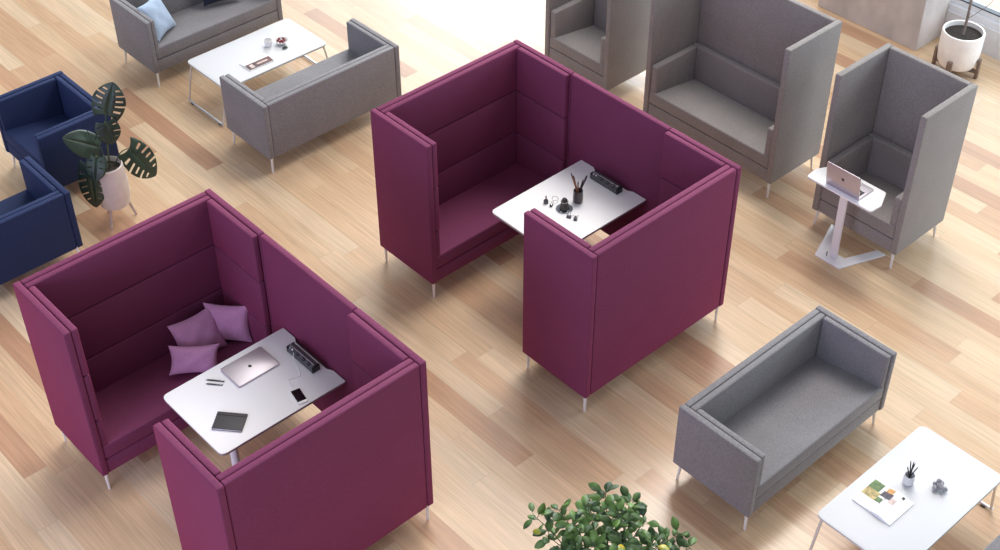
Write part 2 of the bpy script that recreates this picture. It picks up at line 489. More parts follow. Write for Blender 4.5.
# ---- power strips
def power_strip(loc, label):
    r = thing('power_strip', label, 'power strip', loc, 0, 'power strips on the booth tables')
    L2 = .128
    prof = [(-.028, 0), (.028, 0), (.030, .03), (.024, .052), (-.006, .056), (-.024, .034)]
    bm = B(); f0 = [bm.verts.new((x, -L2, z)) for x, z in prof]; f1 = [bm.verts.new((x, L2, z)) for x, z in prof]
    n = len(prof)
    for i in range(n): bm.faces.new((f0[i], f0[(i+1) % n], f1[(i+1) % n], f1[i]))
    bm.faces.new(f0); bm.faces.new(list(reversed(f1)))
    bmesh.ops.bevel(bm, geom=bm.edges[:], offset=.003, segments=2, affect='EDGES')
    obj('body', bm, M['graphite'], r)
    bm = B(); rbox(bm, -.009, -.003, -L2+.006, L2-.006, .0545, .0585, .001); obj('trim_strip', bm, M['alu'], r, label='bright metal trim line')
    ns = Vector((-.034, 0, -.0105)).normalized()     # sloping front face: from (-.024,.034) to (-.006,.056)
    for y in (-.085, -.03, .028):
        bm = B(); c = Vector((-.0158, y, .0452)); nn = Vector((-.774, 0, .633))
        cone(bm, c-nn*.002, c+nn*.003, .0125, .0125, 20)
        s = obj('socket', bm, M['black'], r)
        bm = B()
        for k in (-1, 1): cone(bm, c+nn*.003+Vector((0, k*.0045, 0)), c+nn*.0042+Vector((0, k*.0045, 0)), .002, .002, 8)
        obj('socket_pin', bm, M['alu'], s)
    for y in (.085, .108):
        bm = B(); c = Vector((-.0158, y, .0452)); nn = Vector((-.774, 0, .633))
        cone(bm, c-nn*.001, c+nn*.003, .006, .006, 12); obj('usb_port', bm, M['ceramic'] if y < .1 else M['alu'], r)
    for s in (-1, 1):
        bm = B(); rbox(bm, -.029, .031, *sorted((s*(L2-.004), s*(L2+.006))), 0, .05, .004); obj('end_cap', bm, M['black'], r)
    return r
power_strip((bA.x+1.216, bA.y-1.078, TZ), 'dark power strip at the panel edge of the white table with the closed laptop')
power_strip((bB.x+1.212, bB.y-1.084, TZ), 'dark power strip behind the brown pencils on the middle white table')

# ---- apple-shaped mark used on the laptop lids
def mark_bm(s):
    bm = B()
    pts = []
    for k in range(40):
        a = 2*PI*k/40
        rr = 1.0
        rr -= .20*math.exp(-((a-PI/2)/.28)**2)          # dip at the top
        rr -= .13*math.exp(-((a-3*PI/2)/.25)**2)         # dip at the bottom
        aa = a if a < PI else a-2*PI
        rr -= .34*math.exp(-((aa-.18)/.30)**2)           # bite on the right
        pts.append((rr*math.cos(a)*.92*s, rr*math.sin(a)*s))
    prism(bm, pts, 0, .0006)
    lf = [(0, 1.0*s), (.1*s, 1.25*s), (.42*s, 1.5*s), (.36*s, 1.18*s)]
    prism(bm, lf, 0, .0006)
    return bm

# closed laptop on table A
def laptop_closed(loc, rz, label):
    r = thing('laptop', label, 'laptop', loc, rz)
    poly = round_poly([(-.15, -.104), (.15, -.104), (.15, .104), (-.15, .104)], .012)
    bm = B(); prism(bm, poly, .0, .008, .0015); obj('base', bm, M['alu'], r)
    bm = B(); prism(bm, poly, .0088, .0145, .0015); lid = obj('lid', bm, M['alu'], r)
    o = obj('apple_mark', mark_bm(.0125), M['key'], lid); o.location = (0, 0, .0146); o.rotation_euler = (0, 0, R(0))
    return r
laptop_closed((bA.x+.938, bA.y-.907, TZ), R(0), 'closed silver laptop lying on the left booth table')

def pen(loc, rz, label, ln=.115):
    r = thing('pen', label, 'pen', loc, rz, 'pens by the closed laptop')
    bm = B(); cone(bm, (-ln/2+.014, 0, .0045), (ln/2, 0, .0045), .0045, .0045, 12); obj('barrel', bm, M['black'], r)
    bm = B(); cone(bm, (-ln/2, 0, .0045), (-ln/2+.014, 0, .0045), .001, .0042, 12); obj('tip', bm, M['chrome'], r)
    bm = B(); rbox(bm, ln/2-.045, ln/2-.004, -.0015, .0015, .009, .0105, .0005); obj('clip', bm, M['chrome'], r)
pen((bA.x+.713, bA.y-.856, TZ), math.atan2(-.09, .078), 'black pen lying closer to the closed laptop, upper of two', .12)
pen((bA.x+.690, bA.y-.880, TZ), math.atan2(-.083, .074), 'black pen lower of two, on the notebook side of its twin', .11)

# notebook
r = thing('notebook', 'charcoal notebook with elastic band lying on the left booth table', 'notebook', (bA.x+.585, bA.y-1.208, TZ), math.atan2(-.137, .118))
bm = B(); rbox(bm, -.088, .088, -.066, .066, .0015, .0105, .001); obj('pages', bm, M['paper'], r)
bm = B(); rbox(bm, -.091, .091, -.069, .069, .0105, .0135, .0012); rbox(bm, -.091, .091, -.069, .069, 0, .0016, .0005); rbox(bm, -.091, .091, .0665, .0695, .0005, .0125, .001); obj('cover', bm, M['charcoal'], r)
bm = B(); rbox(bm, -.0915, .0915, .040, .046, .0134, .0142, .0003); obj('elastic_band', bm, M['strap'], r)

# phone and cable
r = thing('smartphone', 'white smartphone with black screen, charging on the left booth table', 'phone', (bA.x+1.012, bA.y-1.312, TZ), R(-12))
poly = round_poly([(-.032, -.066), (.032, -.066), (.032, .066), (-.032, .066)], .009)
bm = B(); prism(bm, poly, 0, .008, .0015); obj('body', bm, M['ceramic'], r)
bm = B(); prism(bm, round_poly([(-.029, -.046), (.029, -.046), (.029, .058), (-.029, .058)], .002), .0079, .0084); obj('screen', bm, M['screen'], r)
bm = B(); cone(bm, (0, -.057, .0079), (0, -.057, .0084), .0045, .0045, 14); obj('home_button', bm, M['frame'], r)
bm = B()
tube(bm, smooth_path([(1.188, -1.02, .735), (1.172, -1.04, .715), (1.155, -1.10, .694), (1.125, -1.17, .693), (1.085, -1.168, .693), (1.05, -1.157, .693), (1.034, -1.19, .693), (1.026, -1.238, .694)], 6), .0022, 6)
tag(obj('charging_cable', bm, M['whitemetal']), 'thin white cable running from power strip to white smartphone', 'cable', loc=bA)

# ------------------------------------------------------------------ pillows
def pillow_bm(w, h, t, n=22, pinch=.13, seed=0):
    rnd = random.Random(seed)
    bm = B(); grid = {}
    for side in (1, -1):
        for i in range(n+1):
            for j in range(n+1):
                u = -1+2*i/n; v = -1+2*j/n
                if side == -1 and (i in (0, n) or j in (0, n)):
                    grid[(side, i, j)] = grid[(1, i, j)]; continue
                ex = 1-pinch*(1-v*v)*abs(u)**2; ey = 1-pinch*(1-u*u)*abs(v)**2
                thick = t*.5*((1-u**4)*(1-v**4))**.55*(.82+.18*(1-u*u)*(1-v*v))
                wr = .006*math.sin(7*u+seed)*math.sin(5*v+2*seed)*(1-u*u)*(1-v*v)
                grid[(side, i, j)] = bm.verts.new((u*w/2*ex, side*thick+wr, v*h/2*ey))
    for side in (1, -1):
        for i in range(n):
            for j in range(n):
                bm.faces.new((grid[(side, i, j)], grid[(side, i+1, j)], grid[(side, i+1, j+1)], grid[(side, i, j+1)]))
    return bm
def pillow(name, label, mat, loc, yaw, lean, w, h, t=.11, roll=0, seed=0, group=None):
    o = obj(name, pillow_bm(w, h, t, seed=seed), mat)
    rot = (Matrix.Rotation(yaw, 4, 'Z') @ Matrix.Rotation(-lean, 4, 'X') @ Matrix.Rotation(roll, 4, 'Y')).to_euler()
    tag(o, label, 'pillow', group, loc, rot=rot)
    return o
pg = 'mauve pillows in the left booth'
pillow('pillow', 'square mauve pillow leaning on the booth back, leftmost of the two upright ones', M['pillow'], (bA.x+.955, bA.y-.250, SEAT+.105), R(0), R(24), .345, .315, .10, R(1), 1, pg)
pillow('pillow', 'square mauve pillow turned in the booth corner, rightmost of the three', M['pillow'], (bA.x+1.165, bA.y-.285, SEAT+.115), R(-48), R(8), .31, .30, .10, R(0), 2, pg)
pillow('pillow', 'small oblong mauve pillow lying in front of the two square ones', M['pillow'], (bA.x+.83, bA.y-.39, SEAT+.075), R(-29), R(26), .325, .20, .09, R(7), 3, pg)
pillow('pillow', 'pale blue pillow leaning on the arm of the top-left grey sofa', M['sky'], (4.99, 9.91, SEAT+.125), R(38), R(30), .36, .34, .11, R(8), 4)
pillow('pillow', 'dark navy pillow on the top-left grey sofa, mostly cut off by the top edge', M['dark'], (5.70, 10.02, SEAT+.13), R(-20), R(35), .36, .34, .11, R(0), 5)

# ------------------------------------------------------------------ coffee tables
def coffee_table(root):
    L, Wd, z = 1.056, .588, .372
    bm = B(); prism(bm, round_poly([(-L/2, -Wd/2), (L/2, -Wd/2), (L/2, Wd/2), (-L/2, Wd/2)], .05, 8), z-.018, z, .003); obj('tabletop', bm, M['whitetop'], root)
    for s in (-1, 1):
        bm = B()
        xt, xb = s*(L/2-.035), s*(L/2+.045)
        yt, yb_ = Wd/2-.035, Wd/2-.035
        P = [(xt-s*.10, -yt, z-.027), (xt-s*.01, -yt, z-.027), (xt+s*.012, -yt, z-.045), (xb-s*.006, -yb_, .05), (xb, -yb_+.004, .025), (xb+s*.002, -yb_+.03, .017),
             (xb+s*.002, yb_-.03, .017), (xb, yb_-.004, .025), (xb-s*.006, yb_, .05), (xt+s*.012, yt, z-.045), (xt-s*.01, yt, z-.027), (xt-s*.10, yt, z-.027)]
        tube(bm, smooth_path(P, 4), .009, 10)
        f = obj('leg_loop', bm, M['chrome'], root)
        for y in (-yb_+.05, yb_-.05):
            bm = B(); rbox(bm, xb-.013, xb+.015, y-.016, y+.016, 0, .012, .003); obj('foot_pad', bm, M['black'], f)
t1 = thing('coffee_table', 'white coffee table with bowl and open brown magazine, between two grey sofas', 'table', (5.416, 9.043, 0), 0, 'white coffee tables')
coffee_table(t1)
dup(t1, (5.42, 2.383, 0), 0, 'white coffee table in the bottom right corner with pencil cup and open picture magazine')
CZ = .372

# magazine on the near table
def page(bm, x0, x1, y0, y1, curl, z0=.004, n=14):
    g = []
    for i in range(n+1):
        t = i/n; x = x0+(x1-x0)*t; z = z0+curl(t)
        g.append((bm.verts.new((x, y0, z)), bm.verts.new((x, y1, z)), bm.verts.new((x, y1, 0)), bm.verts.new((x, y0, 0))))
    for a, b in zip(g, g[1:]):
        for k in range(4): bm.faces.new((a[k], a[(k+1) % 4], b[(k+1) % 4], b[k]))
    bm.faces.new(g[0]); bm.faces.new(list(reversed(g[-1])))
def patch(bm, x0, x1, y0, y1, surf, n=8):
    g = []
    for i in range(n+1):
        x = x0+(x1-x0)*i/n; z = surf(x)
        g.append((bm.verts.new((x, y0, z+.0004)), bm.verts.new((x, y1, z+.0004)), bm.verts.new((x, y1, z+.0012)), bm.verts.new((x, y0, z+.0012))))
    for a, b in zip(g, g[1:]):
        for k in range(4): bm.faces.new((a[k], a[(k+1) % 4], b[(k+1) % 4], b[k]))
    bm.faces.new(g[0]); bm.faces.new(list(reversed(g[-1])))

r = thing('magazine', 'open magazine with food pictures on the bottom right white table', 'magazine', (5.253, 2.466, CZ), R(0))
# local x along the table (world x), y depth; spread: lower page nearer -y is thicker and curled
W2, D2 = .117, .133
def curl_a(t): return .004+.006*math.sin(PI*min(t*1.1, 1))
bm = B()
def sheet(bm, y0, y1, prof, x0, x1, n=14):
    g = []
    for i in range(n+1):
        t = i/n; y = y0+(y1-y0)*t; z = prof(y)
        g.append((bm.verts.new((x0, y, z)), bm.verts.new((x1, y, z)), bm.verts.new((x1, y, .0)), bm.verts.new((x0, y, .0))))
    for a, b in zip(g, g[1:]):
        for k in range(4): bm.faces.new((a[k], a[(k+1) % 4], b[(k+1) % 4], b[k]))
    bm.faces.new(g[0]); bm.faces.new(list(reversed(g[-1])))
def prof_u(y): return .010+.006*math.exp(-((y-.012)/.03)**2)           # far page
def prof_l(y): return .010+.016*math.exp(-((y+.045)/.045)**2)          # near page, arched
sheet(bm, .002, D2, prof_u, -W2, W2); obj('left_page', bm, M['paper'], r)
bm = B(); sheet(bm, -D2, -.001, prof_l, -W2, W2); obj('right_page', bm, M['paper'], r)
def print_(name, mat, x0, x1, y0, y1, prof, n=8):
    bm = B(); g = []
    for i in range(n+1):
        y = y0+(y1-y0)*i/n; z = prof(y)
        g.append((bm.verts.new((x0, y, z+.0003)), bm.verts.new((x1, y, z+.0003)), bm.verts.new((x1, y, z+.001)), bm.verts.new((x0, y, z+.001))))
    for a, b in zip(g, g[1:]):
        for k in range(4): bm.faces.new((a[k], a[(k+1) % 4], b[(k+1) % 4], b[k]))
    bm.faces.new(g[0]); bm.faces.new(list(reversed(g[-1]))); obj(name, bm, mat, r, False)
print_('green_picture', M['greenp'], .035, .107, .058, .131, prof_u)
print_('food_picture', M['yellowp'], -.035, .034, .040, .131, prof_u)
print_('leaf_picture', M['greenp'], -.035, .005, .004, .040, prof_u)
print_('sunset_picture', M['orangep'], .070, .110, -.012, .030, lambda y: prof_u(y) if y > 0 else prof_l(y)+.003)
print_('dark_picture', M['purplep'], .022, .070, -.025, .040, lambda y: prof_u(y) if y > 0 else prof_l(y)+.003)
print_('portrait_picture', M['pinkp'], .0, .045, -.062, -.025, prof_l)
print_('caption_block', M['charcoal'], .085, .105, -.082, -.066, prof_l)

# brown magazine on the far table
r = thing('magazine', 'open magazine with a brown picture page on the top-left white table', 'magazine', (5.318, 8.915, CZ), R(-1))
def prof2(y): return .008+.006*math.exp(-((y-.0)/.03)**2)
bm = B(); sheet(bm, .001, .075, prof2, -.125, .125); obj('left_page', bm, M['paper'], r)
bm = B(); sheet(bm, -.085, -.001, prof2, -.125, .125); obj('right_page', bm, M['paper'], r)
print_('brown_picture', M['brown'], -.121, .121, -.082, -.004, prof2)
print_('pale_figure', M['pinkp'], -.02, .085, -.048, -.030, lambda y: prof2(y)+.001)
print_('pale_caption', M['pinkp'], -.09, -.055, -.07, -.02, lambda y: prof2(y)+.001)

# ---- vessels with pencils
def glass_vessel(name, label, cat, loc, rad, h, mat):
    bm = B()
    lathe(bm, [(rad*.80, 0), (rad*.98, h*.12), (rad, h*.5), (rad*.93, h), (rad*.86, h), (rad*.92, h*.5), (rad*.88, h*.14), (rad*.1, h*.1)], n=24)
    return tag(obj(name, bm, mat), label, cat, loc=loc)
def stick(name, label, cat, base, tip, r0, mats, group):
    base = Vector(base); tip = Vector(tip); d = tip-base
    t = thing(name, label, cat, base, 0, group)
    bm = B(); cone(bm, (0, 0, 0), d*.88, r0, r0, 8); obj('shaft', bm, mats[0], t)
    bm = B(); cone(bm, d*.88, d, r0, r0*.25, 8); obj('tip', bm, mats[1], t)
    return t

# near table: small glass with black pencils
V = Vector((5.485, 2.455, CZ))
glass_vessel('pencil_cup', 'small pale frosted cup holding black pencils on the bottom right table', 'cup', V, .034, .072, plain('frosted_pale_glass', (222, 222, 225), .35))
for i, (a, ln, tl) in enumerate(((20, .165, .030), (80, .18, .022), (150, .155, .034), (215, .17, .030), (290, .16, .034), (340, .172, .016))):
    ca, sa = math.cos(R(a)), math.sin(R(a))
    stick('pencil', 'black pencil standing in the pale frosted cup on the bottom right table', 'pencil', V+Vector((-ca*.012, -sa*.012, .010)), V+Vector((ca*tl*.95, sa*tl*.95, ln)), .0036, (M['key'], M['key']), 'black pencils in the frosted cup')
# near table: faceted grey ornament
r = thing('desk_ornament', 'small grey knot of facets lying beside the frosted cup of black pencils', 'ornament', (5.583, 2.302, CZ))
mm = plain('pewter', (150, 150, 153), .5, .1)
for i, (x, y, z, q) in enumerate(((0, 0, .022, .020), (.026, .008, .016, .015), (-.024, .012, .017, .016), (.006, -.026, .016, .015), (-.012, -.018, .034, .013), (.014, .018, .034, .014), (.0, .028, .015, .014))):
    bm = B(); bmesh.ops.create_icosphere(bm, subdivisions=1, radius=q); bmesh.ops.transform(bm, matrix=Matrix.Translation((x*1.2, y*1.2, z*1.2)) @ Matrix.Rotation(i*.7, 4, 'X') @ Matrix.Scale(1.2, 4), verts=bm.verts[:])
    obj('facet_ball', bm, mm, r, False)

# far table: cup, bowl, berries, sprig
bm = B(); lathe(bm, [(.022, 0), (.030, .004), (.034, .03), (.036, .062), (.033, .062), (.031, .03), (.026, .008), (.002, .007)], n=24)
tag(obj('cup', bm, M['ceramic']), 'small white cup beside the bowl of berries', 'cup', loc=(5.545, 9.06, CZ))
bm = B(); lathe(bm, [(.026, 0), (.032, .004), (.052, .022), (.060, .036), (.057, .036), (.049, .023), (.028, .008), (.002, .007)], n=28)
BO = Vector((5.650, 9.015, CZ)); tag(obj('bowl', bm, M['ceramic']), 'white bowl of red berries on the top-left coffee table', 'bowl', loc=BO)
for i, (x, y) in enumerate(((-.02, -.008), (.0, -.022), (.022, -.012), (.028, .012), (-.028, .016), (.002, .006), (-.004, .03))):
    o = B(); bmesh.ops.create_uvsphere(o, u_segments=12, v_segments=8, radius=.0115)
    tag(obj('berry', o, M['berry']), 'dark red berry in the white bowl', 'berry', 'berries in the bowl', loc=BO+Vector((x, y, .022+.4*math.hypot(x, y))))
r = thing('herb_sprig', 'dark green sprig lying in front of the berry bowl', 'sprig', (5.628, 8.935, CZ))
bm = B(); tube(bm, smooth_path([(-.03, 0, .004), (0, .004, .006), (.03, -.004, .004)], 4), .0015, 6); obj('stem', bm, M['stemgreen'], r)
for i in range(6):
    bm = B(); s = 1 if i % 2 else -1; x = -.02+.008*i
    bmesh.ops.create_uvsphere(bm, u_segments=8, v_segments=6, radius=1)
    bmesh.ops.transform(bm, matrix=Matrix.Translation((x, s*.012, .006)) @ Matrix.Rotation(s*.9, 4, 'Z') @ Matrix.Diagonal((.015, .007, .0025, 1)), verts=bm.verts[:])
    obj('leaf', bm, M['monstera'], r)

# ---- things on table B
def tb(x, y, z=0): return Vector((bB.x+x, bB.y+y, TZ+z))
V = tb(.928, -1.085)
glass_vessel('pencil_glass', 'tall smoked glass holding brown and black pencils in the middle booth', 'glass', V, .036, .10, plain('smoky_dark_glass', (92, 84, 84), .2, trans=.35))
for i, (dx, dy, ln, mt) in enumerate(((-.050, .030, .235, 'wood'), (-.040, .012, .215, 'wood'), (-.028, .030, .20, 'wood'), (.045, -.040, .205, 'key'), (.030, -.016, .17, 'key'), (.055, -.022, .19, 'alu'), (-.012, -.006, .17, 'wood'))):
    stick('pencil', {'wood': 'brown wooden pencil in the smoked glass of the middle booth', 'key': 'black pencil in the smoked glass of the middle booth', 'alu': 'silver grey pencil leaning right in the smoked glass'}[mt], 'pencil',
          V+Vector((-dx*.25, -dy*.25, .012)), V+Vector((dx, dy, ln*1.12)), .0052, (M[mt], M['key']), {'wood': 'brown pencils in the smoked glass', 'key': 'black pencils in the smoked glass', 'alu': 'silver pencil in the smoked glass'}[mt])
# bell-shaped holder with wire arms
r = thing('desk_bell', 'dark grey bell-shaped paperclip holder in front of the brown pencils', 'desk item', tb(.80, -1.08))
bm = B(); lathe(bm, [(.036, 0), (.036, .006), (.031, .03), (.024, .065), (.020, .072), (.019, .082), (.012, .092), (.004, .096)], n=24); obj('body', bm, plain('dark_bronze', (70, 68, 64), .4, .2), r)
bm = B(); tube(bm, [(.026*math.cos(2*PI*k/20), .026*math.sin(2*PI*k/20), .067) for k in range(20)], .002, 6, True); obj('collar', bm, M['chrome'], r)
bm = B(); lathe(bm, [(.058, 0), (.060, .004), (.056, .006), (.01, .006)], n=28); obj('base_dish', bm, M['glassgrey'], r)
r = thing('wire_ring', 'thin silver wire ring standing left of the dark bell-shaped holder', 'ring', tb(.812, -.975), R(-45))
bm = B(); tube(bm, [(.021*math.cos(2*PI*k/28), 0, .0235+.021*math.sin(2*PI*k/28)) for k in range(28)], .0025, 6, True); obj('hoop', bm, M['chrome'], r)
bm = B(); rbox(bm, -.012, .012, -.008, .008, 0, .003, .001); obj('foot', bm, M['chrome'], r)
r = thing('dropper_bottle', 'tiny dark bottle with pointed stopper, nearest the seat on the middle table', 'bottle', tb(.752, -.945))
bm = B(); lathe(bm, [(.015, 0), (.017, .003), (.017, .022), (.010, .032), (.006, .034), (.006, .04)], n=18); obj('body', bm, M['graphite'], r)
bm = B(); lathe(bm, [(.007, .039), (.007, .05), (.002, .068)], n=14); obj('stopper', bm, M['palewood'], r)
r = thing('sharpener', 'tiny black pencil sharpener beside the pointed-stopper bottle', 'sharpener', tb(.758, -.995), R(20))
bm = B(); prism(bm, round_poly([(-.014, -.009), (.014, -.007), (.014, .007), (-.014, .009)], .002), 0, .02, .002); obj('body', bm, M['black'], r)
bm = B(); rbox(bm, -.011, .011, -.006, .006, .0199, .0212, .0004); obj('blade', bm, M['chrome'], r)
def clip(loc, rz, label):
    r = thing('binder_clip', label, 'clip', loc, rz, 'binder clips on the middle booth table')
    bm = B(); prof = [(-.014, 0), (.014, 0), (.004, .020), (-.004, .020)]
    f0 = [bm.verts.new((x, -.016, z)) for x, z in prof]; f1 = [bm.verts.new((x, .016, z)) for x, z in prof]
    for i in range(4): bm.faces.new((f0[i], f0[(i+1) % 4], f1[(i+1) % 4], f1[i]))
    bm.faces.new(f0); bm.faces.new(list(reversed(f1))); obj('body', bm, M['graphite'], r, False)
    for s in (-1, 1):
        bm = B(); tube(bm, smooth_path([(s*.005, -.009, .019), (s*.017, -.008, .030), (s*.021, 0, .033), (s*.017, .008, .030), (s*.005, .009, .019)], 4), .0015, 6); obj('wire_handle', bm, M['chrome'], r)
clip(tb(.757, -1.170), R(30), 'binder clip nearest the bell-shaped holder on the middle table')
clip(tb(.775, -1.216), R(-50), 'binder clip furthest from the bell-shaped holder, nearest the front bench')

# ------------------------------------------------------------------ side table with open laptop
r = thing('side_table', 'small white angular side table pulled up to a grey high-sided chair', 'table', (7.24, 4.27, 0))
off = Vector((7.24, 4.27))
def rel(pts): return [(x-off.x, y-off.y) for x, y in pts]
bm = B(); prism(bm, round_poly(rel([(7.150, 4.382), (7.150, 4.160), (7.537, 4.020), (7.537, 4.095), (7.275, 4.205), (7.275, 4.337), (7.537, 4.447), (7.537, 4.522)]), .006, 3), 0, .012, .002); obj('base', bm, M['whitemetal'], r)
bm = B()
t_ = B(); bmesh.ops.create_cube(t_, size=1)
for v in t_.verts:
    top = v.co.z > 0
    v.co = Vector((v.co.x*.022+(-.012 if top else .0)-.012, v.co.y*.062, .634 if top else .012))
bmesh.ops.bevel(t_, geom=t_.edges[:], offset=.004, segments=2, affect='EDGES'); merge(bm, t_)
obj('post', bm, M['whitemetal'], r)
bm = B(); prism(bm, round_poly(rel([(7.136, 4.560), (7.136, 3.995), (7.250, 3.985), (7.398, 4.050), (7.398, 4.500), (7.250, 4.570)]), [.03, .03, .05, .03, .03, .05], 5), .634, .65, .003); obj('tabletop', bm, M['white'], r)
bm = B(); rbox(bm, -.05, -.044, .035, .041, .02, .06, .001); obj('height_lever', bm, M['key'], r)

r = thing('laptop', 'open silver laptop standing on the small white side table', 'laptop', (7.168, 4.27, .65), 0)
poly = round_poly([(0, -.145), (.185, -.145), (.185, .145), (0, .145)], .012)
bm = B(); prism(bm, poly, 0, .010, .002); bs = obj('base', bm, M['alu'], r)
bm = B()
for i in range(5):
    for j in range(12): rbox(bm, .022+i*.0165, .0365+i*.0165, -.125+j*.021, -.1065+j*.021, .0098, .0112, 0)
obj('keyboard', bm, M['key'], bs, False)
bm = B(); rbox(bm, .115, .172, -.045, .045, .0098, .0104, 0); obj('trackpad', bm, M['frame'], bs, False)
lid = B(); prism(lid, round_poly([(-.145, 0), (.145, 0), (.145, .200), (-.145, .200)], .011), 0, .006, .0015)
lm = Matrix.Translation((0.004, 0, .010)) @ Matrix.Rotation(R(-9), 4, 'Y') @ Matrix(((0, 0, 1, 0), (1, 0, 0, 0), (0, 1, 0, 0), (0, 0, 0, 1)))
bmesh.ops.transform(lid, matrix=lm, verts=lid.verts[:]); lo = obj('lid', lid, M['alu'], r)
sc_ = B(); prism(sc_, [(-.137, .012), (.137, .012), (.137, .192), (-.137, .192)], .0058, .0066); bmesh.ops.transform(sc_, matrix=lm, verts=sc_.verts[:]); obj('screen', sc_, M['screen'], lo, False)
ap = mark_bm(.0135)
bmesh.ops.transform(ap, matrix=lm @ Matrix.Translation((0, .105, -.0001)) @ Matrix.Rotation(PI, 4, 'Y'), verts=ap.verts[:]); obj('apple_mark', ap, M['key'], lo)

# ------------------------------------------------------------------ plants
def monstera_leaf(bm, base, tip, width, nrm, droop=.12, fold=.12, slits=5, gap=.35, heart=.12, closed=True):
    """split leaf from base (stalk end) to tip, facing nrm"""
    base = Vector(base); tip = Vector(tip); ax = tip-base; Ln = ax.length; ax.normalize()
    nrm = Vector(nrm); nrm = (nrm-ax*nrm.dot(ax)).normalized(); sd = ax.cross(nrm)
    def W(t):   # half-width profile, heart-shaped
        return width*.5*max(0.0, math.sin(PI*min(1, (t+.16)/1.16)**.78))**.75 if t < 1 else 0
    def pt(t, s, f):
        w = W(max(t, 0))*f
        back = -heart*Ln*max(0, .25-t)/.25*f*f*1.0       # lobes reach behind the stalk
        return base+ax*(t*Ln+back+.30*Ln*f*f*t*(1-t))+sd*(s*w)+nrm*(-droop*Ln*(t-.35)**2*1.6-fold*w*f+.0)
    NT = 60
    for s in (-1, 1):
        cols = [[bm.verts.new(pt(i/NT, s, f)) for f in (0.0, .22, .40, .62, .84, 1.0)] for i in range(NT+1)]
        for i in range(NT):
            t = (i+.5)/NT
            # slits between the lobes; some stay closed at the rim
            ph = (t-.14)*slits/.74
            in_slit = (.14 < t < .88) and (ph % 1.0) < gap
            for k in range(5):
                if in_slit and (2 <= k <= (3 if int(ph) % 2 == 0 and closed else 4)): continue
                a, b, c, d = cols[i][k], cols[i][k+1], cols[i+1][k+1], cols[i+1][k]
                try: bm.faces.new((a, b, c, d))
                except ValueError: pass
    loose = [v for v in bm.verts if not v.link_faces]
    bmesh.ops.delete(bm, geom=loose, context='VERTS')

def add_solid(o, t):
    md = o.modifiers.new('thickness', 'SOLIDIFY'); md.thickness = t; md.offset = 0
cam_dir = Vector((-.62, -.45, .65))
PX, PY = 3.545, 8.285
r = thing('monstera_plant', 'split-leaf plant in a white pot on thin legs beside the navy armchairs', 'plant', (PX, PY, 0))
bm = B(); lathe(bm, [(.085, .150), (.112, .172), (.126, .25), (.127, .35), (.121, .45), (.115, .520), (.107, .526), (.103, .515), (.110, .44), (.05, .435)], n=32, cap=True)
pot = obj('pot', bm, M['stone'], r, label='speckled white pot')
bm = B(); lathe(bm, [(.02, .46), (.106, .46), (.106, .475), (.06, .484), (.01, .480)], n=24); obj('soil', bm, M['soil'], r)
for k, a in enumerate((-145, -15, 95)):
    c, s = math.cos(R(a)), math.sin(R(a))
    bm = B(); cone(bm, (c*.135, s*.135, 0), (c*.085, s*.085, .20), .009, .014, 12); obj('pot_leg', bm, M['palewood'], r)
bm = B(); tube(bm, [(.085*math.cos(2*PI*k/32), .085*math.sin(2*PI*k/32), .168) for k in range(32)], .008, 8, True); obj('stand_ring', bm, M['palewood'], r)
# base (stalk end), tip, width, normal
ML = [((.050, .01, .925), (.150, .0, 1.165), .245, (-.45, -.72, .50), 5, .30),
      ((.020, -.02, .885), (.020, -.06, .71), .185, (-.30, -.70, .60), 3, .10),
      ((-.045, .02, .675), (-.285, .04, .87), .205, (-.15, -.72, .68), 4, .06),
      ((.160, -.01, .575), (.330, -.06, .27), .25, (-.10, -.74, .60), 5, .30),
      ((-.165, -.01, .585), (-.215, -.04, .22), .205, (-.50, -.72, .35), 5, .26),
      ((-.120, -.05, .66), (-.20, -.10, .50), .16, (-.4, -.5, .75), 3, .10)]
for b_, t_, w_, n_, sl, gp in ML:
    b_ = (b_[0]+.03, b_[1]-.005, b_[2]); t_ = (t_[0]+.03, t_[1]-.005, t_[2])
    bm = B(); monstera_leaf(bm, b_, t_, w_, n_, slits=sl, gap=gp)
    lf = obj('leaf', bm, M['monstera'], r); add_solid(lf, .0025)
    st = B(); b0 = Vector(b_); root = Vector((b0.x*.25, b0.y*.25, .475)); mid = (root+b0)/2+Vector((0, 0, .05))
    tube(st, smooth_path([root, mid, b0+Vector((0, 0, .01)), b0+(Vector(t_)-b0)*.06], 5), .0045, 7)
    obj('leaf_stalk', st, M['stemgreen'], r)
# midribs are lighter
# ---- white pot with tree by the window
QX, QY = 10.09, 5.135
r = thing('potted_tree', 'slim tree in a big white pot on a wooden stand by the window', 'plant', (QX, QY, 0))
bm = B(); lathe(bm, [(.10, .075), (.150, .085), (.172, .12), (.180, .20), (.184, .40), (.178, .412), (.164, .410), (.164, .36), (.04, .355)], n=40); obj('pot', bm, M['bigpot'], r, label='big white pot')
bm = B(); lathe(bm, [(.02, .35), (.163, .35), (.163, .368), (.08, .376), (.01, .372)], n=28); obj('soil', bm, M['soil'], r)
for k, a in enumerate((-78, -168, 102, 12)):
    c, s = math.cos(R(a)), math.sin(R(a))
    t_ = B(); rbox(t_, .181, .208, -.024, .024, 0, .19, .004)
    bmesh.ops.transform(t_, matrix=Matrix.Rotation(R(a), 4, 'Z'), verts=t_.verts[:]); obj('stand_leg', t_, M['standwood'], r)
bm = B()
for a in (-78, 12):
    t_ = B(); rbox(t_, -.19, .19, -.016, .016, .045, .074, .003); merge(bm, t_, Matrix.Rotation(R(a), 4, 'Z'))
obj('stand_crossbar', bm, M['standwood'], r)
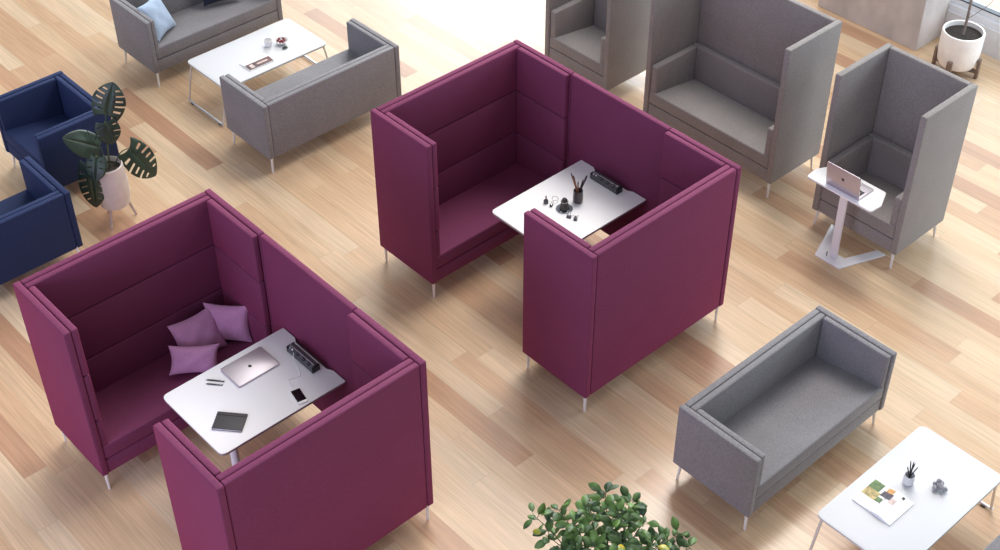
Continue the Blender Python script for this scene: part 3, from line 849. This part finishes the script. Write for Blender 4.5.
bm = B(); tube(bm, smooth_path([(0, 0, .36), (.004, .0, .6), (-.006, .006, .95), (.004, 0, 1.5)], 5), [.013-.004*i/15 for i in range(16)], 10); obj('trunk', bm, M['bark'], r)
bm = B(); tube(bm, smooth_path([(0, 0, .52), (.02, -.08, .62), (.03, -.17, .75), (.03, -.24, .95)], 5), .0028, 6); obj('branch', bm, M['bark'], r)
def simple_leaf(bm, base, d, nrm, ln, wd, fold=.18, curl=.15):
    d = d.normalized(); nrm = (nrm-d*nrm.dot(d))
    if nrm.length < 1e-3: nrm = d.orthogonal()
    nrm.normalize(); s = d.cross(nrm)
    prof = ((0, .06), (.15, .55), (.35, .95), (.55, 1.0), (.75, .78), (.9, .42), (1, .03))
    rows = []
    for t, w in prof:
        c = base+d*(t*ln)-nrm*(curl*ln*(t-.3)**2)
        rows.append((bm.verts.new(c-s*(w*wd/2)+nrm*(fold*w*wd/2)), bm.verts.new(c), bm.verts.new(c+s*(w*wd/2)+nrm*(fold*w*wd/2))))
    for a, b in zip(rows, rows[1:]):
        bm.faces.new((a[0], a[1], b[1], b[0])); bm.faces.new((a[1], a[2], b[2], b[1]))
rnd = random.Random(5)
bm = B()
for k in range(46):
    a = rnd.uniform(0, 2*PI); e = rnd.uniform(-.3, .9); rad = rnd.uniform(.05, .3)
    p = Vector((math.cos(a)*rad, math.sin(a)*rad, 1.55+rnd.uniform(-.12, .35)))
    simple_leaf(bm, p, Vector((math.cos(a), math.sin(a), e)), Vector((rnd.uniform(-.4, .4), rnd.uniform(-.4, .4), 1)), rnd.uniform(.09, .14), .06)
for k in range(14):
    a = 2*PI*k/14; tube(bm, [(0, 0, 1.42), (.1*math.cos(a), .1*math.sin(a), 1.5+.02*(k % 3)), (.24*math.cos(a), .24*math.sin(a), 1.6+.07*(k % 4))], .0025, 5)
o = obj('foliage', bm, M['leaf'], r); add_solid(o, .0012)

# ---- leafy plant in the foreground
FX, FY = 3.53, 3.045
r = thing('leafy_plant', 'bushy small-leaved green plant at the bottom edge in front of the sofa', 'plant', (FX, FY, 0))
bm = B(); lathe(bm, [(.11, 0), (.135, .01), (.165, .30), (.172, .31), (.158, .31), (.15, .27), (.04, .265)], n=32); obj('pot', bm, M['stone'], r)
bm = B(); lathe(bm, [(.02, .26), (.149, .26), (.149, .278), (.08, .286), (.01, .282)], n=24); obj('soil', bm, M['soil'], r)
rnd = random.Random(21)
stems = B(); leaves = B(); yel = B()
right = Vector((math.cos(R(-42.2)), math.sin(R(-42.2)), 0)); fwd = Vector((-right.y, right.x, 0)); upv = Vector((0, 0, 1))
tocam = Vector((-FX, -FY, 6.75-1.1)).normalized()
# branch tips (sideways, away, height)
tips = [(-.40, .10, 1.08), (-.34, .02, 1.02), (-.27, .12, 1.10), (-.20, .02, 1.12), (-.12, .10, 1.14), (-.03, .14, 1.22), (.03, .04, 1.16), (.10, .12, 1.17), (.17, .02, 1.13), (.06, -.10, 1.10),
        (-.10, -.10, 1.08), (-.24, -.10, .98), (.22, -.04, 1.02), (.30, .02, .98), (.38, .06, .98), (.42, .00, .93), (.16, -.16, 1.0), (0, -.2, 1.04), (-.16, -.2, .98), (-.3, -.16, .86), (.27, -.2, .86), (.1, -.28, .92), (-.06, -.3, .9), (-.2, -.3, .82), (.14, .3, .95), (-.1, .3, .95)]
for ti, (sx, sy, hz) in enumerate(tips):
    hz = hz-.05
    p0 = Vector((rnd.uniform(-.03, .03), rnd.uniform(-.03, .03), .27))
    p3 = right*sx+fwd*sy+upv*hz
    p1 = p0+Vector((0, 0, .22))+(right*sx+fwd*sy)*.12
    p2 = p0.lerp(p3, .62)+Vector((0, 0, .12))
    path = smooth_path([p0, p1, p2, p3], 7)
    tube(stems, path, [.006-.0045*i/(len(path)-1) for i in range(len(path))], 6)
    n = len(path)
    nl = 14 if abs(sx) > .3 else 24
    for k in range(nl):
        f = 1-.56*(k/nl)**1.1; i = min(n-2, int(f*(n-1))); q = path[i].lerp(path[i+1], f*(n-1)-i if i < n-1 else 0)
        tan = (path[i+1]-path[i]).normalized(); ang = k*2.4+ti
        side = tan.orthogonal().normalized(); side = Matrix.Rotation(ang, 3, tan) @ side
        d = (side*1.0+tan*.35+Vector((0, 0, .05+rnd.uniform(-.35, .25))))
        q2 = q+d.normalized()*rnd.uniform(.012, .03)
        tube(stems, [q, q2], .0015, 5)
        ln = rnd.uniform(.056, .082)
        nn = upv*.9+tocam*.5+Vector((rnd.uniform(-.7, .7), rnd.uniform(-.7, .7), rnd.uniform(-.2, .3)))
        simple_leaf(yel if (k == 0 and ti in (1, 9)) or (rnd.random() < .006) else leaves, q2, d, nn, ln, ln*rnd.uniform(.52, .64))
o = obj('stems', stems, M['stemgreen'], r)
o = obj('foliage', leaves, M['leaf'], r); add_solid(o, .0012)
o = obj('yellow_leaves', yel, M['leafy'], r, label='yellowing leaves'); add_solid(o, .0012)

# ------------------------------------------------------------------ camera
f_px, pitch, roll, Hc, th = 1404.88, R(40.7266), R(-.2201), 6.7497, R(42.2094)
cd = bpy.data.cameras.new('camera'); co = bpy.data.objects.new('camera', cd); COL.objects.link(co)
cd.sensor_fit = 'HORIZONTAL'; cd.sensor_width = 36; cd.lens = f_px/1000*36; cd.clip_end = 200; cd.clip_start = .1
co.matrix_world = Matrix.Translation((0, 0, Hc)) @ Matrix.Rotation(-th, 4, 'Z') @ Matrix.Rotation(PI/2-pitch, 4, 'X') @ Matrix.Rotation(roll, 4, 'Z')
SC.camera = co

# ------------------------------------------------------------------ light
GLOW, HALO, COOL, WARM, ZEN = 14.5, 2.0, 1.0, .07, .35
w = bpy.data.worlds.new('sky'); SC.world = w; w.use_nodes = True
nt = w.node_tree; nt.nodes.clear()
out = nt.nodes.new('ShaderNodeOutputWorld'); bg = nt.nodes.new('ShaderNodeBackground')
tc = nt.nodes.new('ShaderNodeTexCoord')
def dotn(vec):
    d = nt.nodes.new('ShaderNodeVectorMath'); d.operation = 'DOT_PRODUCT'; d.inputs[1].default_value = Vector(vec).normalized()
    nt.links.new(tc.outputs['Generated'], d.inputs[0]); return d.outputs['Value']
def ramp(val, stops):
    rp = nt.nodes.new('ShaderNodeValToRGB'); cr = rp.color_ramp
    while len(cr.elements) < len(stops): cr.elements.new(.5)
    for e, (p, c) in zip(cr.elements, stops): e.position = p; e.color = (c[0], c[1], c[2], 1)
    nt.links.new(val, rp.inputs['Fac']); return rp.outputs['Color']
def lobe(vec, stops, k):
    n = nt.nodes.new('ShaderNodeVectorMath'); n.operation = 'SCALE'; n.inputs['Scale'].default_value = k
    nt.links.new(ramp(dotn(vec), stops), n.inputs[0]); return n.outputs[0]
def add(a_, b_):
    n = nt.nodes.new('ShaderNodeVectorMath'); n.operation = 'ADD'
    nt.links.new(a_, n.inputs[0]); nt.links.new(b_, n.inputs[1]); return n.outputs[0]
def azv(az, el): return (math.cos(R(az))*math.cos(R(el)), math.sin(R(az))*math.cos(R(el)), math.sin(R(el)))
K0 = (0, 0, 0)
# bright hazy sky low down beyond the windows, cool sky on the far left, softer overhead
glow = lobe(azv(41, 17), [(.0, K0), (.930, K0), (.955, (.38, .38, .38)), (.975, (.97, .98, 1.0))], GLOW)
glow2 = lobe(azv(8, 38), [(.0, K0), (.78, K0), (1, (1, .98, .97))], HALO)
cool = lobe(azv(190, 12), [(.0, K0), (.35, K0), (1, (.66, .75, 1.0))], COOL)
warm = lobe(azv(-90, 5), [(.0, K0), (.35, K0), (1, (1.0, .92, .88))], WARM)
zen = lobe((.1, .05, 1), [(.0, (.55, .55, .56)), (.55, (.62, .62, .63)), (1, (1, 1, 1))], ZEN)
tot = add(add(add(glow, glow2), add(cool, warm)), zen)
nt.links.new(tot, bg.inputs[0]); nt.links.new(bg.outputs[0], out.inputs[0])

def area(name, loc, target, size, power, col=(1, 1, 1)):
    l = bpy.data.lights.new(name, 'AREA'); l.shape = 'RECTANGLE'; l.size, l.size_y = size; l.energy = power; l.color = col
    o = bpy.data.objects.new(name, l); COL.objects.link(o); o.location = loc
    o.rotation_euler = (Vector(target)-Vector(loc)).to_track_quat('-Z', 'Y').to_euler(); return o
def sun(name, d, strength, angle, col=(1, 1, 1)):
    l = bpy.data.lights.new(name, 'SUN'); l.energy = strength; l.angle = angle; l.color = col
    o = bpy.data.objects.new(name, l); COL.objects.link(o); o.rotation_euler = Vector(d).to_track_quat('-Z', 'Y').to_euler(); o.location = (6, 6, 9); return o
sun('sun', (-.36, -.34, -1), 0.9, R(26), (1, .97, .93))
area('window_daylight', (12.2, 1.2, 2.6), (7.8, 5.6, .9), (4.0, 3.6), 340, (.84, .92, 1))
area('left_fill', (-3.0, 3.6, 2.6), (2.6, 5.0, .7), (3.0, 2.5), 150, (.68, .63, 1))  # unseen violet-blue lamp, added to brighten the left booth's left-facing sides
area('overhead_fill', (9.4, 6.4, 7.2), (7.4, 5.4, 0), (3.0, 3.0), 340, (1, .97, .93))  # unseen overhead lamp, added so the floor brightness falls off to the left

SC.view_settings.view_transform = 'Standard'; SC.view_settings.look = 'None'
SC.view_settings.exposure = 0; SC.view_settings.gamma = 1; SC.view_settings.use_curve_mapping = False
